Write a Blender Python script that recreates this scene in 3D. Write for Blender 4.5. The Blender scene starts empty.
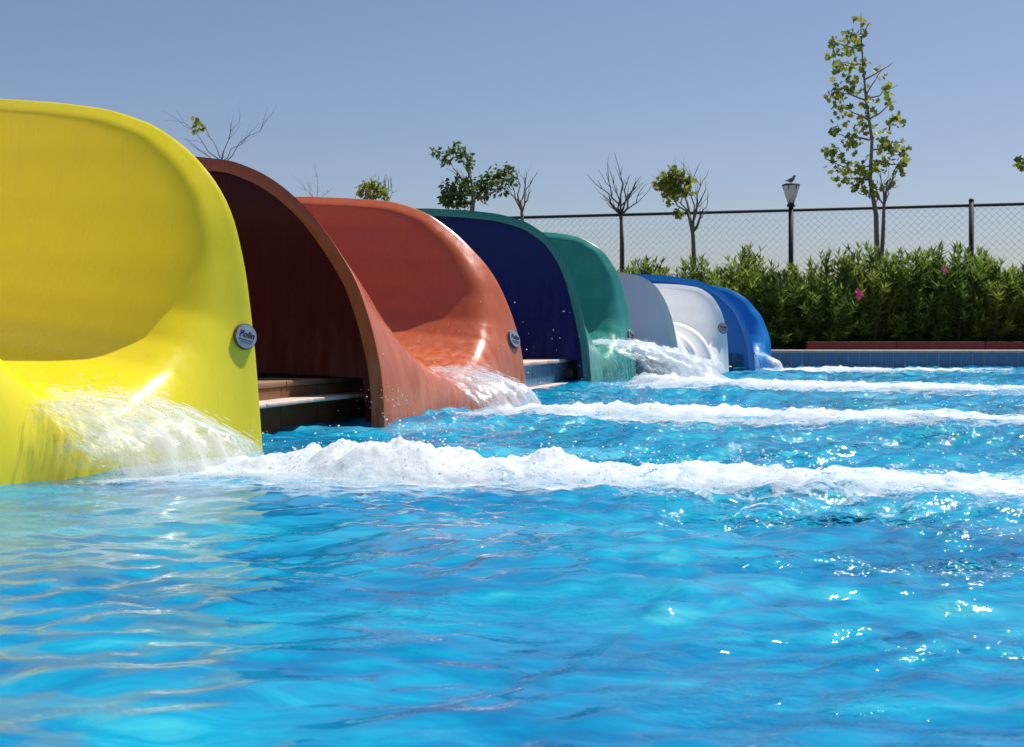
import bpy, bmesh, math, random
import numpy as np
from mathutils import Vector, Matrix
R = math.radians
random.seed(7); rng = np.random.default_rng(11)
scene = bpy.context.scene
COL = scene.collection
F = 1200.0; H = .42; YH = 331.0          # focal length in pixels, lens height above the water, horizon row

# ------------------------------------------------------------------ helpers
def at(px, py, D):
    return Vector(((px - 512) / F * D, D, H + (YH - py) / F * D))

def link(o, parent=None):
    COL.objects.link(o)
    if parent is not None: o.parent = parent
    return o

def tag(o, label=None, cat=None, group=None, kind=None):
    if label: o['label'] = label
    if cat: o['category'] = cat
    if group: o['group'] = group
    if kind: o['kind'] = kind
    return o

def empty(name, loc, **k):
    o = bpy.data.objects.new(name, None); o.location = loc; o.empty_display_size = .1
    link(o); return tag(o, **k)

def mesh_obj(name, verts, faces, mat, parent=None, smooth=True, angle=None, attr=None, **k):
    me = bpy.data.meshes.new(name)
    me.from_pydata([tuple(v) for v in verts], [], faces)
    me.validate(); me.update()
    if mat: me.materials.append(mat)
    if smooth:
        me.shade_smooth()
        if angle: me.set_sharp_from_angle(angle=R(angle))
    if attr:
        for an, vals in attr.items():
            a = me.attributes.new(an, 'FLOAT', 'POINT'); a.data.foreach_set('value', np.asarray(vals, dtype=np.float32))
    o = bpy.data.objects.new(name, me); link(o, parent)
    if parent is not None and parent.type == 'EMPTY':
        o.matrix_parent_inverse = Matrix.Translation(parent.location).inverted()
    return tag(o, **k)

def grid_obj(name, X, Y, Z, mat, attr=None, parent=None, mask=None, **k):
    n, m = X.shape
    co = np.stack([X, Y, Z], -1).reshape(-1, 3).astype(np.float32)
    idx = np.arange(n * m).reshape(n, m)
    q = np.stack([idx[:-1, :-1], idx[:-1, 1:], idx[1:, 1:], idx[1:, :-1]], -1)
    if mask is not None: q = q[mask[:-1, :-1] | mask[1:, 1:]]
    q = q.reshape(-1, 4)
    me = bpy.data.meshes.new(name)
    me.vertices.add(len(co)); me.vertices.foreach_set('co', co.ravel())
    me.loops.add(q.size); me.loops.foreach_set('vertex_index', q.ravel().astype(np.int32))
    me.polygons.add(len(q))
    me.polygons.foreach_set('loop_start', np.arange(0, q.size, 4, dtype=np.int32))
    me.polygons.foreach_set('loop_total', np.full(len(q), 4, dtype=np.int32))
    me.update(calc_edges=True); me.validate()
    me.shade_smooth(); me.materials.append(mat)
    if attr:
        for an, vals in attr.items():
            a = me.attributes.new(an, 'FLOAT', 'POINT'); a.data.foreach_set('value', vals.reshape(-1).astype(np.float32))
    o = bpy.data.objects.new(name, me); link(o, parent)
    if parent is not None and parent.type == 'EMPTY':
        o.matrix_parent_inverse = Matrix.Translation(parent.location).inverted()
    return tag(o, **k)

class MB:
    def __init__(s): s.v = []; s.f = []
    def box(s, lo, hi, M=None, bev=0):
        x0, y0, z0 = lo; x1, y1, z1 = hi; b = len(s.v)
        if bev:
            bm = bmesh.new(); bmesh.ops.create_cube(bm, size=1)
            for v in bm.verts:
                v.co = Vector(((x0+x1)/2 + v.co.x*(x1-x0), (y0+y1)/2 + v.co.y*(y1-y0), (z0+z1)/2 + v.co.z*(z1-z0)))
            bmesh.ops.bevel(bm, geom=bm.edges[:], offset=bev, segments=2, affect='EDGES', profile=.5)
            bm.verts.index_update()
            for v in bm.verts: s.v.append(M @ v.co if M else v.co.copy())
            for f in bm.faces: s.f.append([b + v.index for v in f.verts])
            bm.free(); return s
        for p in ((x0,y0,z0),(x1,y0,z0),(x1,y1,z0),(x0,y1,z0),(x0,y0,z1),(x1,y0,z1),(x1,y1,z1),(x0,y1,z1)):
            p = Vector(p); s.v.append(M @ p if M else p)
        for q in ((0,3,2,1),(4,5,6,7),(0,1,5,4),(1,2,6,5),(2,3,7,6),(3,0,4,7)): s.f.append([b+i for i in q])
        return s
    def tube(s, pts, rad, n=6, cap=True):
        pts = [Vector(p) for p in pts]
        if not hasattr(rad, '__len__'): rad = [rad]*len(pts)
        b = len(s.v); up = None
        for i, p in enumerate(pts):
            t = (pts[min(i+1, len(pts)-1)] - pts[max(i-1, 0)])
            if t.length < 1e-9: t = Vector((0,0,1))
            t.normalize()
            if up is None:
                up = Vector((0,0,1)) if abs(t.z) < .9 else Vector((1,0,0))
            a = t.cross(up)
            if a.length < 1e-6: a = t.orthogonal()
            a.normalize(); up = a.cross(t).normalized()
            for k in range(n):
                w = 2*math.pi*k/n
                s.v.append(p + (a*math.cos(w) + up*math.sin(w))*rad[i])
        for i in range(len(pts)-1):
            for k in range(n):
                s.f.append([b+i*n+k, b+i*n+(k+1)%n, b+(i+1)*n+(k+1)%n, b+(i+1)*n+k])
        if cap:
            s.f.append([b+k for k in range(n)][::-1]); s.f.append([b+(len(pts)-1)*n+k for k in range(n)])
        return s
    def lathe(s, prof, c, n=20):
        b = len(s.v)
        for r, z in prof:
            for k in range(n):
                w = 2*math.pi*k/n; s.v.append(Vector((c[0]+r*math.cos(w), c[1]+r*math.sin(w), c[2]+z)))
        for i in range(len(prof)-1):
            for k in range(n): s.f.append([b+i*n+k, b+i*n+(k+1)%n, b+(i+1)*n+(k+1)%n, b+(i+1)*n+k])
        s.f.append([b+k for k in range(n)][::-1]); s.f.append([b+(len(prof)-1)*n+k for k in range(n)])
        return s
    def build(s, name, mat, parent=None, **k): return mesh_obj(name, s.v, s.f, mat, parent, **k)

def vnoise(x, y, seed=0):
    """smooth gradient noise, about -1..1"""
    r = np.random.default_rng(seed); T = 256
    ang = r.random((T, T)) * 2*np.pi
    gx, gy = np.cos(ang), np.sin(ang)
    xi = np.floor(x).astype(int); yi = np.floor(y).astype(int); fx = x-xi; fy = y-yi
    u = fx**3*(fx*(fx*6-15)+10); v = fy**3*(fy*(fy*6-15)+10)
    def g(ix, iy, dx, dy):
        a = ix % T; b = iy % T
        return gx[a, b]*dx + gy[a, b]*dy
    n00 = g(xi, yi, fx, fy); n10 = g(xi+1, yi, fx-1, fy); n01 = g(xi, yi+1, fx, fy-1); n11 = g(xi+1, yi+1, fx-1, fy-1)
    return 1.5*((n00*(1-u)+n10*u)*(1-v) + (n01*(1-u)+n11*u)*v)

def fbm(x, y, seed=0, o=4):
    t = 0; a = 1; s = 0
    for i in range(o):
        t = t + a*vnoise(x*2**i, y*2**i, seed+i); s += a; a *= .5
    return t/s
def billow(x, y, seed=0, o=4):
    t = 0; a = 1; s = 0
    for i in range(o):
        t = t + a*np.abs(vnoise(x*2**i, y*2**i, seed+i)); s += a; a *= .52
    return np.clip(1 - 1.9*t/s, 0, 1)
def sstep(a, b, x):
    t = np.clip((x-a)/(b-a), 0, 1); return t*t*(3-2*t)

# ------------------------------------------------------------------ materials
def mat(name):
    m = bpy.data.materials.new(name); m.use_nodes = True
    nt = m.node_tree; return m, nt, nt.nodes['Principled BSDF'], nt.nodes, nt.links

def coords(nt, kind='Object', scale=(1,1,1), rot=(0,0,0)):
    tc = nt.nodes.new('ShaderNodeTexCoord'); mp = nt.nodes.new('ShaderNodeMapping')
    mp.inputs['Scale'].default_value = scale; mp.inputs['Rotation'].default_value = rot
    nt.links.new(tc.outputs[kind], mp.inputs['Vector']); return mp.outputs['Vector']

def noise(nt, vec, scale, detail=3, rough=.5, dist=0):
    n = nt.nodes.new('ShaderNodeTexNoise'); n.inputs['Scale'].default_value = scale
    n.inputs['Detail'].default_value = detail; n.inputs['Roughness'].default_value = rough; n.inputs['Distortion'].default_value = dist
    if vec is not None: nt.links.new(vec, n.inputs['Vector'])
    return n.outputs['Fac']

def ramp(nt, fac, stops):
    r = nt.nodes.new('ShaderNodeValToRGB'); e = r.color_ramp.elements
    while len(e) < len(stops): e.new(.5)
    for el, (p, c) in zip(e, stops):
        el.position = p; el.color = tuple(c)+(1,) if len(c) == 3 else c
    nt.links.new(fac, r.inputs['Fac']); return r.outputs['Color']

def maprange(nt, v, a, b, c, d):
    n = nt.nodes.new('ShaderNodeMapRange'); nt.links.new(v, n.inputs['Value'])
    for k, x in zip(('From Min','From Max','To Min','To Max'), (a,b,c,d)): n.inputs[k].default_value = x
    return n.outputs['Result']

def bump(nt, bsdf, h, strength, dist=.01):
    b = nt.nodes.new('ShaderNodeBump'); b.inputs['Strength'].default_value = strength; b.inputs['Distance'].default_value = dist
    nt.links.new(h, b.inputs['Height']); nt.links.new(b.outputs['Normal'], bsdf.inputs['Normal'])

def math_n(nt, op, a, b=None):
    n = nt.nodes.new('ShaderNodeMath'); n.operation = op
    for i, x in enumerate((a, b)):
        if x is None: continue
        if isinstance(x, (int, float)): n.inputs[i].default_value = x
        else: nt.links.new(x, n.inputs[i])
    return n.outputs[0]

def gelcoat(name, c1, c2, rough=.2, streak=.5, stain=.3):
    """moulded glassfibre with worn, water-streaked gelcoat"""
    m, nt, b, N, L = mat(name)
    v = coords(nt, 'Object', (8, 8, 1.3)); n1 = noise(nt, v, 2.4, 5, .55)
    v2 = coords(nt); n2 = noise(nt, v2, 2.2, 4, .55)
    f = math_n(nt, 'ADD', math_n(nt, 'MULTIPLY', n1, streak), math_n(nt, 'MULTIPLY', n2, 1-streak))
    c = ramp(nt, f, [(.2, c1), (.85, c2)])
    sz = N.new('ShaderNodeSeparateXYZ'); L.new(coords(nt), sz.inputs[0])
    st = math_n(nt, 'MULTIPLY', maprange(nt, sz.outputs['Z'], .02, .50, 1, 0), maprange(nt, n1, .42, .68, 0, .45*stain))
    ms = N.new('ShaderNodeMix'); ms.data_type = 'RGBA'; ms.inputs['B'].default_value = (min(1, c2[0]*1.0+.22), min(1, c2[1]*1.0+.20), min(1, c2[2]*1.0+.17), 1)
    L.new(c, ms.inputs['A']); L.new(st, ms.inputs['Factor']); L.new(ms.outputs['Result'], b.inputs['Base Color'])
    L.new(math_n(nt, 'ADD', maprange(nt, n1, .3, .7, rough*.75, rough*1.5), math_n(nt, 'MULTIPLY', st, .5)), b.inputs['Roughness'])
    b.inputs['Coat Weight'].default_value = .25; b.inputs['Coat Roughness'].default_value = .08
    b.inputs['IOR'].default_value = 1.48
    if 'shell' in name: b.inputs['Coat Weight'].default_value = 0; b.inputs['Specular IOR Level'].default_value = .22
    bump(nt, b, n2, .12, .02)
    return m

def plain(name, c, rough=.5, metal=0, var=.12, scale=8, bmp=.1):
    m, nt, b, N, L = mat(name)
    n = noise(nt, coords(nt), scale, 4)
    lo = [x*(1-var) for x in c]; hi = [min(1, x*(1+var)) for x in c]
    L.new(ramp(nt, n, [(.3, lo), (.7, hi)]), b.inputs['Base Color'])
    b.inputs['Roughness'].default_value = rough; b.inputs['Metallic'].default_value = metal
    if bmp: bump(nt, b, n, bmp)
    return m

M = {}
M['yellow'] = gelcoat('yellow_gelcoat', (.73,.59,.006), (.79,.67,.02), .27, .25, .12)
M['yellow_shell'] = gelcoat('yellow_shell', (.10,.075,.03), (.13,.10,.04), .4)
M['red'] = gelcoat('red_gelcoat', (.42,.080,.024), (.50,.125,.045), .24, .45, 1.0)
M['red_shell'] = gelcoat('maroon_shell', (.070,.006,.007), (.078,.007,.008), .22)
M['green'] = gelcoat('green_gelcoat', (.013,.20,.165), (.05,.30,.24), .24, .4, .8)
M['green_shell'] = gelcoat('navy_shell', (.006,.017,.11), (.008,.021,.125), .25)
M['white'] = gelcoat('white_gelcoat', (.84,.85,.84), (.88,.88,.87), .25, .5)
M['white_shell'] = gelcoat('white_shell', (.74,.85,.95), (.77,.87,.96), .35)  # white outside, with the blue of sky-lit shade put into its colour
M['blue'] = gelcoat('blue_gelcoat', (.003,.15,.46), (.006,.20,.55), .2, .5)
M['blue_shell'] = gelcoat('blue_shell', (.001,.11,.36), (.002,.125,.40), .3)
M['dark_metal'] = plain('dark_green_metal', (.012,.015,.015), .6, 0)
M['wire'] = plain('galvanised_wire', (.30,.31,.33), .45, .5)
M['lamp_glass'] = plain('frosted_lamp_glass', (.75,.75,.74), .25)
M['badge'] = plain('brushed_badge', (.42,.44,.48), .35, .7)
M['badge_rim'] = plain('badge_rim', (.10,.11,.13), .4, .5)
M['ink'] = plain('badge_ink', (.012,.012,.04), .5)
M['coping'] = plain('sandstone_coping', (.56,.43,.36), .7, scale=14, bmp=.2)
M['kerb'] = plain('red_kerb', (.13,.022,.022), .75, scale=10, bmp=.3)
M['brown_cope'] = plain('brown_edge_tile', (.26,.15,.085), .6, scale=14)
M['deck'] = plain('deck_paving', (.42,.35,.29), .8, scale=5, bmp=.2)
M['soil'] = plain('dry_soil', (.15,.11,.07), .95, var=.3, scale=3, bmp=.5)
M['bark'] = plain('grey_bark', (.20,.16,.125), .9, var=.35, scale=30, bmp=.5)
M['bark_dark'] = plain('dark_bark', (.10,.075,.06), .9, var=.35, scale=30, bmp=.5)
M['petal'] = plain('pink_petal', (.75,.12,.28), .6, bmp=0)
M['feather'] = plain('grey_feather', (.20,.17,.16), .8, bmp=0)

def tile_mat(name, c1, c2, mortar, sc=.13, h=.13, rough=.25):
    m, nt, b, N, L = mat(name)
    v = coords(nt, 'UV')
    br = N.new('ShaderNodeTexBrick'); br.offset = 0
    L.new(v, br.inputs['Vector']); br.inputs['Color1'].default_value = (*c1,1); br.inputs['Color2'].default_value = (*c2,1)
    br.inputs['Mortar'].default_value = (*mortar,1); br.inputs['Scale'].default_value = 1
    br.inputs['Mortar Size'].default_value = .0035; br.inputs['Brick Width'].default_value = sc; br.inputs['Row Height'].default_value = h
    n = noise(nt, coords(nt), 9, 4)
    mx = N.new('ShaderNodeMix'); mx.data_type = 'RGBA'; mx.blend_type = 'MULTIPLY'; mx.inputs['Factor'].default_value = .5
    L.new(br.outputs['Color'], mx.inputs['A']); L.new(ramp(nt, n, [(.3,(.6,.6,.6)),(.7,(1,1,1))]), mx.inputs['B'])
    L.new(mx.outputs['Result'], b.inputs['Base Color']); b.inputs['Roughness'].default_value = rough
    bump(nt, b, br.outputs['Fac'], -.4, .003)
    return m
M['tile_blue'] = tile_mat('blue_tile', (.06,.19,.33), (.08,.23,.38), (.30,.36,.38), .13, .2)
M['tile_brown'] = tile_mat('brown_tile', (.23,.11,.055), (.27,.14,.07), (.07,.04,.03), .30, .2)

def leaf_mat(name, cols, rough=.52, trans=.42):
    m, nt, b, N, L = mat(name)
    g = N.new('ShaderNodeNewGeometry')
    c = ramp(nt, g.outputs['Random Per Island'], [(i/(len(cols)-1), x) for i, x in enumerate(cols)])
    L.new(c, b.inputs['Base Color']); b.inputs['Roughness'].default_value = rough
    t = N.new('ShaderNodeBsdfTranslucent'); L.new(c, t.inputs['Color'])
    mx = N.new('ShaderNodeMixShader'); mx.inputs[0].default_value = trans
    L.new(b.outputs[0], mx.inputs[1]); L.new(t.outputs[0], mx.inputs[2]); L.new(mx.outputs[0], N['Material Output'].inputs['Surface'])
    return m
M['oleander'] = leaf_mat('oleander_leaf', [(.035,.08,.012),(.09,.17,.02),(.15,.25,.03),(.24,.33,.045)])
M['oleander_pale'] = leaf_mat('pale_oleander_leaf', [(.07,.12,.015),(.17,.25,.03),(.28,.34,.05),(.20,.28,.04)])
M['plane_leaf'] = leaf_mat('plane_leaf', [(.10,.16,.02),(.18,.24,.03),(.28,.32,.04),(.36,.33,.05)], trans=.45)
M['dark_leaf'] = leaf_mat('dark_leaf', [(.045,.09,.015),(.08,.14,.025),(.12,.19,.03)])

# water body; refracted light and ripple tones painted into the base colour
m, nt, b, N, L = mat('pool_water')
v = coords(nt, 'Object', (.50, 1.4, 1), (0,0,R(8)))
n1 = noise(nt, v, 1.7, 3, .5, .9); n2 = noise(nt, v, 8, 5, .6, 1.6)
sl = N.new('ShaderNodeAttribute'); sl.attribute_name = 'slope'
f = math_n(nt, 'ADD', math_n(nt, 'ADD', math_n(nt, 'MULTIPLY', n1, .40), math_n(nt, 'MULTIPLY', n2, .60)), math_n(nt, 'MULTIPLY', sl.outputs['Fac'], .060))  # wave slope shifts the base colour, standing in for refraction and reflection
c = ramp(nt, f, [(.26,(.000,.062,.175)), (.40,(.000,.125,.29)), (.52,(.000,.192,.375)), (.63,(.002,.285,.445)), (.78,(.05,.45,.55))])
ar = N.new('ShaderNodeAttribute'); ar.attribute_name = 'aer'
mx = N.new('ShaderNodeMix'); mx.data_type = 'RGBA'; mx.inputs['B'].default_value = (.25,.62,.78,1)
L.new(c, mx.inputs['A']); L.new(ar.outputs['Fac'], mx.inputs['Factor']); lf = noise(nt, coords(nt, 'Object', (1, 1.3, 1)), 30, 5, .7, .8)
la = N.new('ShaderNodeAttribute'); la.attribute_name = 'lace'
lm = maprange(nt, math_n(nt, 'ADD', la.outputs['Fac'], lf), .98, 1.12, 0, .9)
mx2 = N.new('ShaderNodeMix'); mx2.data_type = 'RGBA'; mx2.inputs['B'].default_value = (.92,.95,.96,1)
L.new(lm, mx2.inputs['Factor']); L.new(mx.outputs['Result'], mx2.inputs['A']); L.new(mx2.outputs['Result'], b.inputs['Base Color'])
b.inputs['Roughness'].default_value = .07; b.inputs['IOR'].default_value = 1.333
v3 = coords(nt, 'Object', (.8, 1.3, 1)); na = noise(nt, v3, 24, 4, .6, .5); nb = noise(nt, v3, 52, 2, .5, .3); pm = maprange(nt, noise(nt, v3, 1.6, 3, .6), .50, .66, 0, 1)
yy = N.new('ShaderNodeSeparateXYZ'); L.new(v3, yy.inputs[0]); ca = N.new('ShaderNodeAttribute'); ca.attribute_name = 'chop'; dm = ca.outputs['Fac']
hh_ = math_n(nt, 'ADD', math_n(nt, 'MULTIPLY', na, math_n(nt, 'ADD', math_n(nt, 'MULTIPLY', dm, .34), math_n(nt, 'MULTIPLY', math_n(nt, 'MULTIPLY', pm, dm), 1.1))), math_n(nt, 'MULTIPLY', nb, math_n(nt, 'MULTIPLY', math_n(nt, 'ADD', pm, .15), math_n(nt, 'MULTIPLY', dm, 2.6))))
bump(nt, b, hh_, 1.0, .014)
M['water'] = m

def foam_mat(name, streak=None, film=False, amax=.98, sharp=.16, rough=.5, tint=(.90,.92,.935)):
    m, nt, b, N, L = mat(name)
    v = coords(nt, 'Object', streak or (1,1,1), (0,0,R(20)) if streak else (0,0,0))
    n1 = noise(nt, v, 18, 6, .72, .6); n2 = noise(nt, v, 95, 4, .7)
    a = N.new('ShaderNodeAttribute'); a.attribute_name = 'dens'
    n0 = noise(nt, v, 6.5, 4, .6, .8)
    k = math_n(nt, 'ADD', math_n(nt, 'MULTIPLY', n0, .38), math_n(nt, 'ADD', math_n(nt, 'MULTIPLY', n1, .37), math_n(nt, 'MULTIPLY', n2, .25)))
    kk = maprange(nt, k, .39, .61, .0, 1.0)
    d = math_n(nt, 'SUBTRACT', math_n(nt, 'ADD', a.outputs['Fac'], kk), 1.0)
    al = maprange(nt, d, -sharp*.5, sharp, 0, amax)
    L.new(al, b.inputs['Alpha'])
    L.new(ramp(nt, d, [(.0, (.50,.72,.82)), (.45, tint)]), b.inputs['Base Color'])  # thin foam is bluer; occlusion-like shade is painted into the colour too
    b.inputs['Roughness'].default_value = rough; b.inputs['IOR'].default_value = 1.33
    b.inputs['Subsurface Weight'].default_value = .0
    n3 = noise(nt, v, 160, 3, .7)
    bump(nt, b, math_n(nt, 'ADD', k, math_n(nt, 'MULTIPLY', n3, .35)), .55 if film else .9, .012)
    t = N.new('ShaderNodeBsdfTranslucent'); t.inputs['Color'].default_value = (*tint, 1)
    tp = N.new('ShaderNodeBsdfTransparent')
    if film:
        gl = N.new('ShaderNodeBsdfGlossy'); gl.inputs['Roughness'].default_value = .12; fr = N.new('ShaderNodeFresnel'); fr.inputs['IOR'].default_value = 1.33
        bb = N.new('ShaderNodeBump'); bb.inputs['Strength'].default_value = .35; bb.inputs['Distance'].default_value = .012; L.new(n1, bb.inputs['Height'])
        L.new(bb.outputs[0], gl.inputs['Normal']); L.new(bb.outputs[0], fr.inputs['Normal'])
        mf = N.new('ShaderNodeMixShader'); L.new(math_n(nt, 'MULTIPLY', fr.outputs[0], maprange(nt, a.outputs['Fac'], .30, .8, 0, .14)), mf.inputs[0]); L.new(tp.outputs[0], mf.inputs[1]); L.new(gl.outputs[0], mf.inputs[2]); tp = mf
        tf_ = N.new('ShaderNodeMixShader'); L.new(al, tf_.inputs[0]); L.new(mf.outputs[0], tf_.inputs[1])
    m2 = N.new('ShaderNodeMixShader'); L.new(al, m2.inputs[0]); L.new(tp.outputs[0], m2.inputs[1]); L.new(t.outputs[0], m2.inputs[2])
    mx = N.new('ShaderNodeMixShader'); mx.inputs[0].default_value = .5
    if film:
        for l_ in list(b.inputs['Alpha'].links): L.remove(l_)
        b.inputs['Alpha'].default_value = 1
        L.new(b.outputs[0], tf_.inputs[2]); L.new(tf_.outputs[0], mx.inputs[1])
    else: L.new(b.outputs[0], mx.inputs[1])
    L.new(m2.outputs[0], mx.inputs[2]); L.new(mx.outputs[0], N['Material Output'].inputs['Surface'])
    return m
M['foam'] = foam_mat('foam', rough=.32)
M['rush'] = foam_mat('rushing_water', (.8, 2.6, 1.6), True, .80, .60, .5, (.80,.84,.87))
m, nt, b, N, L = mat('droplet'); b.inputs['Base Color'].default_value = (.92,.95,.97,1); b.inputs['Roughness'].default_value = .12
t_ = N.new('ShaderNodeBsdfTranslucent'); t_.inputs['Color'].default_value = (.95,.97,1,1); mx = N.new('ShaderNodeMixShader'); mx.inputs[0].default_value = .6
L.new(b.outputs[0], mx.inputs[1]); L.new(t_.outputs[0], mx.inputs[2]); L.new(mx.outputs[0], N['Material Output'].inputs['Surface'])
b.inputs['IOR'].default_value = 1.33
M['drop'] = m

# ------------------------------------------------------------------ slides
CT_Z = [.17,.19,.27,.35,.45,.60,.80,1.0,1.25]
CT_T = [0,.20,.41,.52,.60,.68,.74,.77,.775]
BACK = -3.2
def smooth_curve(pts, n):
    p = np.array(pts, float)
    seg = np.r_[0, np.cumsum(np.hypot(*np.diff(p, axis=0).T))]
    u = np.linspace(0, seg[-1], 160)
    q = np.stack([np.interp(u, seg, p[:, i]) for i in (0, 1)], -1)
    k = 15; w = np.hanning(k+2)[1:-1]; w /= w.sum()
    # keep the end slopes: pad by reflection through the ends
    pre = 2*q[0] - q[1:k//2+1][::-1]; post = 2*q[-1] - q[-k//2:-1][::-1]
    qq = np.vstack([pre, q, post]); q = np.stack([np.convolve(qq[:, i], w, 'valid') for i in (0, 1)], -1)
    seg = np.r_[0, np.cumsum(np.hypot(*np.diff(q, axis=0).T))]
    u = np.linspace(0, seg[-1], n)
    return np.stack([np.interp(u, seg, q[:, i]) for i in (0, 1)], -1)

class Slide: pass
def make_slide(key, name, label, near, far, rim_near, rim_far, badge, mat_in, mat_out, near_t=None):
    near = np.array(near); far = np.array(far); c = (near+far)/2; n = far-near; W = np.linalg.norm(n)/2; n = n/(2*W); d = np.array([n[1], -n[0]])
    Hh = max(rim_far[-1][1], rim_near[-1][1]); hs = Hh/1.25
    S = Slide(); S.c = c; S.n = n; S.d = d; S.W = W; S.hs = hs
    root = empty(name, (c[0], c[1], 0), label=label, cat='water slide', group='slide exits lined up along the pool edge')
    S.root = root
    def wp(s, t, z): return (c[0]+d[0]*s+n[0]*t, c[1]+d[1]*s+n[1]*t, z)
    S.wp = wp
    zf = .17*hs
    sides = {}
    NB = 14; NR = 64
    for sg, rim in ((1, rim_far), (-1, rim_near)):
        q = smooth_curve([(0.0, -.16)] + rim, NR)            # rim from under the water up and back
        T = np.gradient(q, axis=0); T /= np.linalg.norm(T, axis=1)[:, None]
        Nn = np.stack([T[:, 1], -T[:, 0]], -1)                  # outward normal in the s-z plane
        ct = near_t if (near_t and sg < 0) else CT_T
        rows = []
        for j in range(8):                                       # under the floor lip
            f = j/8; t = f
            Rp = np.array([0.0, ct[1]*t*W/.92, -.16]); Cp = np.array([-.02, ct[1]*t*W/.92, zf + .02*hs*f*f])
            rows.append((Rp, Cp, np.array([1.0, 0.0])))
        for j in range(6):
            f = j/6; t0 = ct[1]*W/.92
            rows.append((np.array([0.0, t0+(W-t0)*f, -.16]), np.array([-.02, t0+.001*f, zf+.02*hs+.0005*f]), np.array([1.0, 0.0])))
        for j in range(NR):
            s_, z_ = q[j]; zr = z_/hs
            tR = W*(.90+.10*min(1, max(0, 1-z_/Hh))**.8)
            if zr < .45: zc = .19 + (zr+.16)*(.28/.61)
            else: zc = zr + .02*max(0, 1-(zr-.45)/.4)
            dl = .055
            zc = zc*hs - dl*max(0, Nn[j, 1])
            tC = np.interp(zc/hs, CT_Z, ct)*W/.92
            dd = .02 + .065*min(1, j/14)
            rows.append((np.array([s_, tR, z_]), np.array([s_-dd*max(0, Nn[j, 0]), tC, zc]), Nn[j]))
        sides[sg] = rows
    # trough: interior, rolled flare, rim, returned lip
    order = [(-1, r) for r in sides[-1][::-1]] + [(1, r) for r in sides[1]]
    V = []; NC = None; outer = []
    LIP = .066
    for sg, (Rp, Cp, Nn) in order:
        th = Cp[2]/Hh; k = .13*(1-min(1, th)) + .03*min(1, th)
        line = []
        for s in np.linspace(0, 1, 12, endpoint=False):          # interior, back to front
            ss = BACK + (Cp[0]-.12-BACK)*s
            line.append((ss, Cp[1], Cp[2] + k*(Cp[0]-ss)))
        P0 = np.array([Cp[0]-.12, Cp[1], Cp[2]+k*.12]); P1 = np.array([Cp[0], Cp[1], Cp[2]])
        P2 = P1 + .40*(Rp-P1)
        for u in np.linspace(0, 1, 9): line.append(tuple((1-u)**2*P0 + 2*u*(1-u)*P1 + u*u*P2))
        u_ = (Rp-P1); u_ = u_/np.linalg.norm(u_)
        for f in (.6, .8): line.append(tuple(P1 + f*(Rp-P1)))
        N3 = np.array([Nn[0], 0, Nn[1]])
        line.append(tuple(Rp - u_*.016)); line.append(tuple(Rp - u_*.004 - N3*.003)); line.append(tuple(Rp - N3*.014))
        Lp = Rp - N3*LIP; line.append(tuple(Lp - N3*0)); 
        Op = np.array([Lp[0], max(Lp[1]-.030*W/.92, Cp[1]+.006), Lp[2]]); line.append(tuple(Op))
        V += [wp(p[0], sg*p[1], p[2]) for p in line]; NC = len(line)
        outer.append((sg, Op, k))
    nr = len(order); Fc = []
    for i in range(nr-1):
        for j in range(NC-1): Fc.append([i*NC+j, i*NC+j+1, (i+1)*NC+j+1, (i+1)*NC+j])
    # rim running back up the chute
    for row, sg, rv in ((0, -1, False), (nr-1, 1, True)):
        idx = [row*NC + j for j in range(11, NC)]; prev = idx
        base = [Vector(V[i]) for i in idx]; Rr = order[row][1][0]
        s0 = Rr[0]
        for st in range(1, 9):
            ss = s0 + (BACK-s0)*st/8; cur = []
            for bv in base:
                cur.append(len(V)); V.append((bv.x + d[0]*(ss-s0), bv.y + d[1]*(ss-s0), bv.z + .03*(s0-ss)))
            for j in range(len(idx)-1):
                q_ = [prev[j], prev[j+1], cur[j+1], cur[j]]; Fc.append(q_ if rv else q_[::-1])
            prev = cur
    mesh_obj('trough', V, Fc, mat_in, root, angle=50)
    # outer shell
    V = []; Fc = []
    for sg in (-1, 1):
        rows = [(Op, k) for s2, Op, k in outer if s2 == sg][(0 if sg < 0 else NB):][:NR]
        b0 = len(V); m_ = 9
        for Op, k in rows:
            end = BACK if Op[2] > .205 else Op[0]-.05
            for f in np.linspace(0, 1, m_):
                s = Op[0] + (end-Op[0])*f
                V.append(wp(s, sg*(Op[1]-.001), Op[2]+.028*(Op[0]-s)))
        for i in range(len(rows)-1):
            for j in range(m_-1): Fc.append([b0+i*m_+j, b0+i*m_+j+1, b0+(i+1)*m_+j+1, b0+(i+1)*m_+j])
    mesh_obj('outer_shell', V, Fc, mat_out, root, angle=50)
    # badge on the far flare
    if badge:
        rows = sides[1][NB:]
        j = min(range(len(rows)), key=lambda i: abs(rows[i][0][2]-badge[0]))
        Rp, Cp, _ = rows[j]; R2, C2, _ = rows[j+3]
        P = Cp + badge[1]*(Rp-Cp); a = Vector(wp(*(P))); b1 = Vector(wp(*(Cp+.5*(Rp-Cp)))); b2 = Vector(wp(*(C2+badge[1]*(R2-C2))))
        ex = (a-b1).normalized(); ey = (b2-a); ey = (ey-ex*ey.dot(ex)).normalized(); ez = ex.cross(ey)
        if ez.dot(Vector((d[0], d[1], 0))) < 0: ez = -ez
        ex = ey.cross(ez)
        MT = Matrix((( ex.x, ey.x, ez.x, a.x), (ex.y, ey.y, ez.y, a.y), (ex.z, ey.z, ez.z, a.z), (0,0,0,1)))
        r = badge[2]
        bd = MB(); bd.lathe([(r*.8,-.02),(r,-.012),(r,.008),(r*.94,.014),(r*.93,.011),(.001,.011)], (0,0,0), 32)
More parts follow.
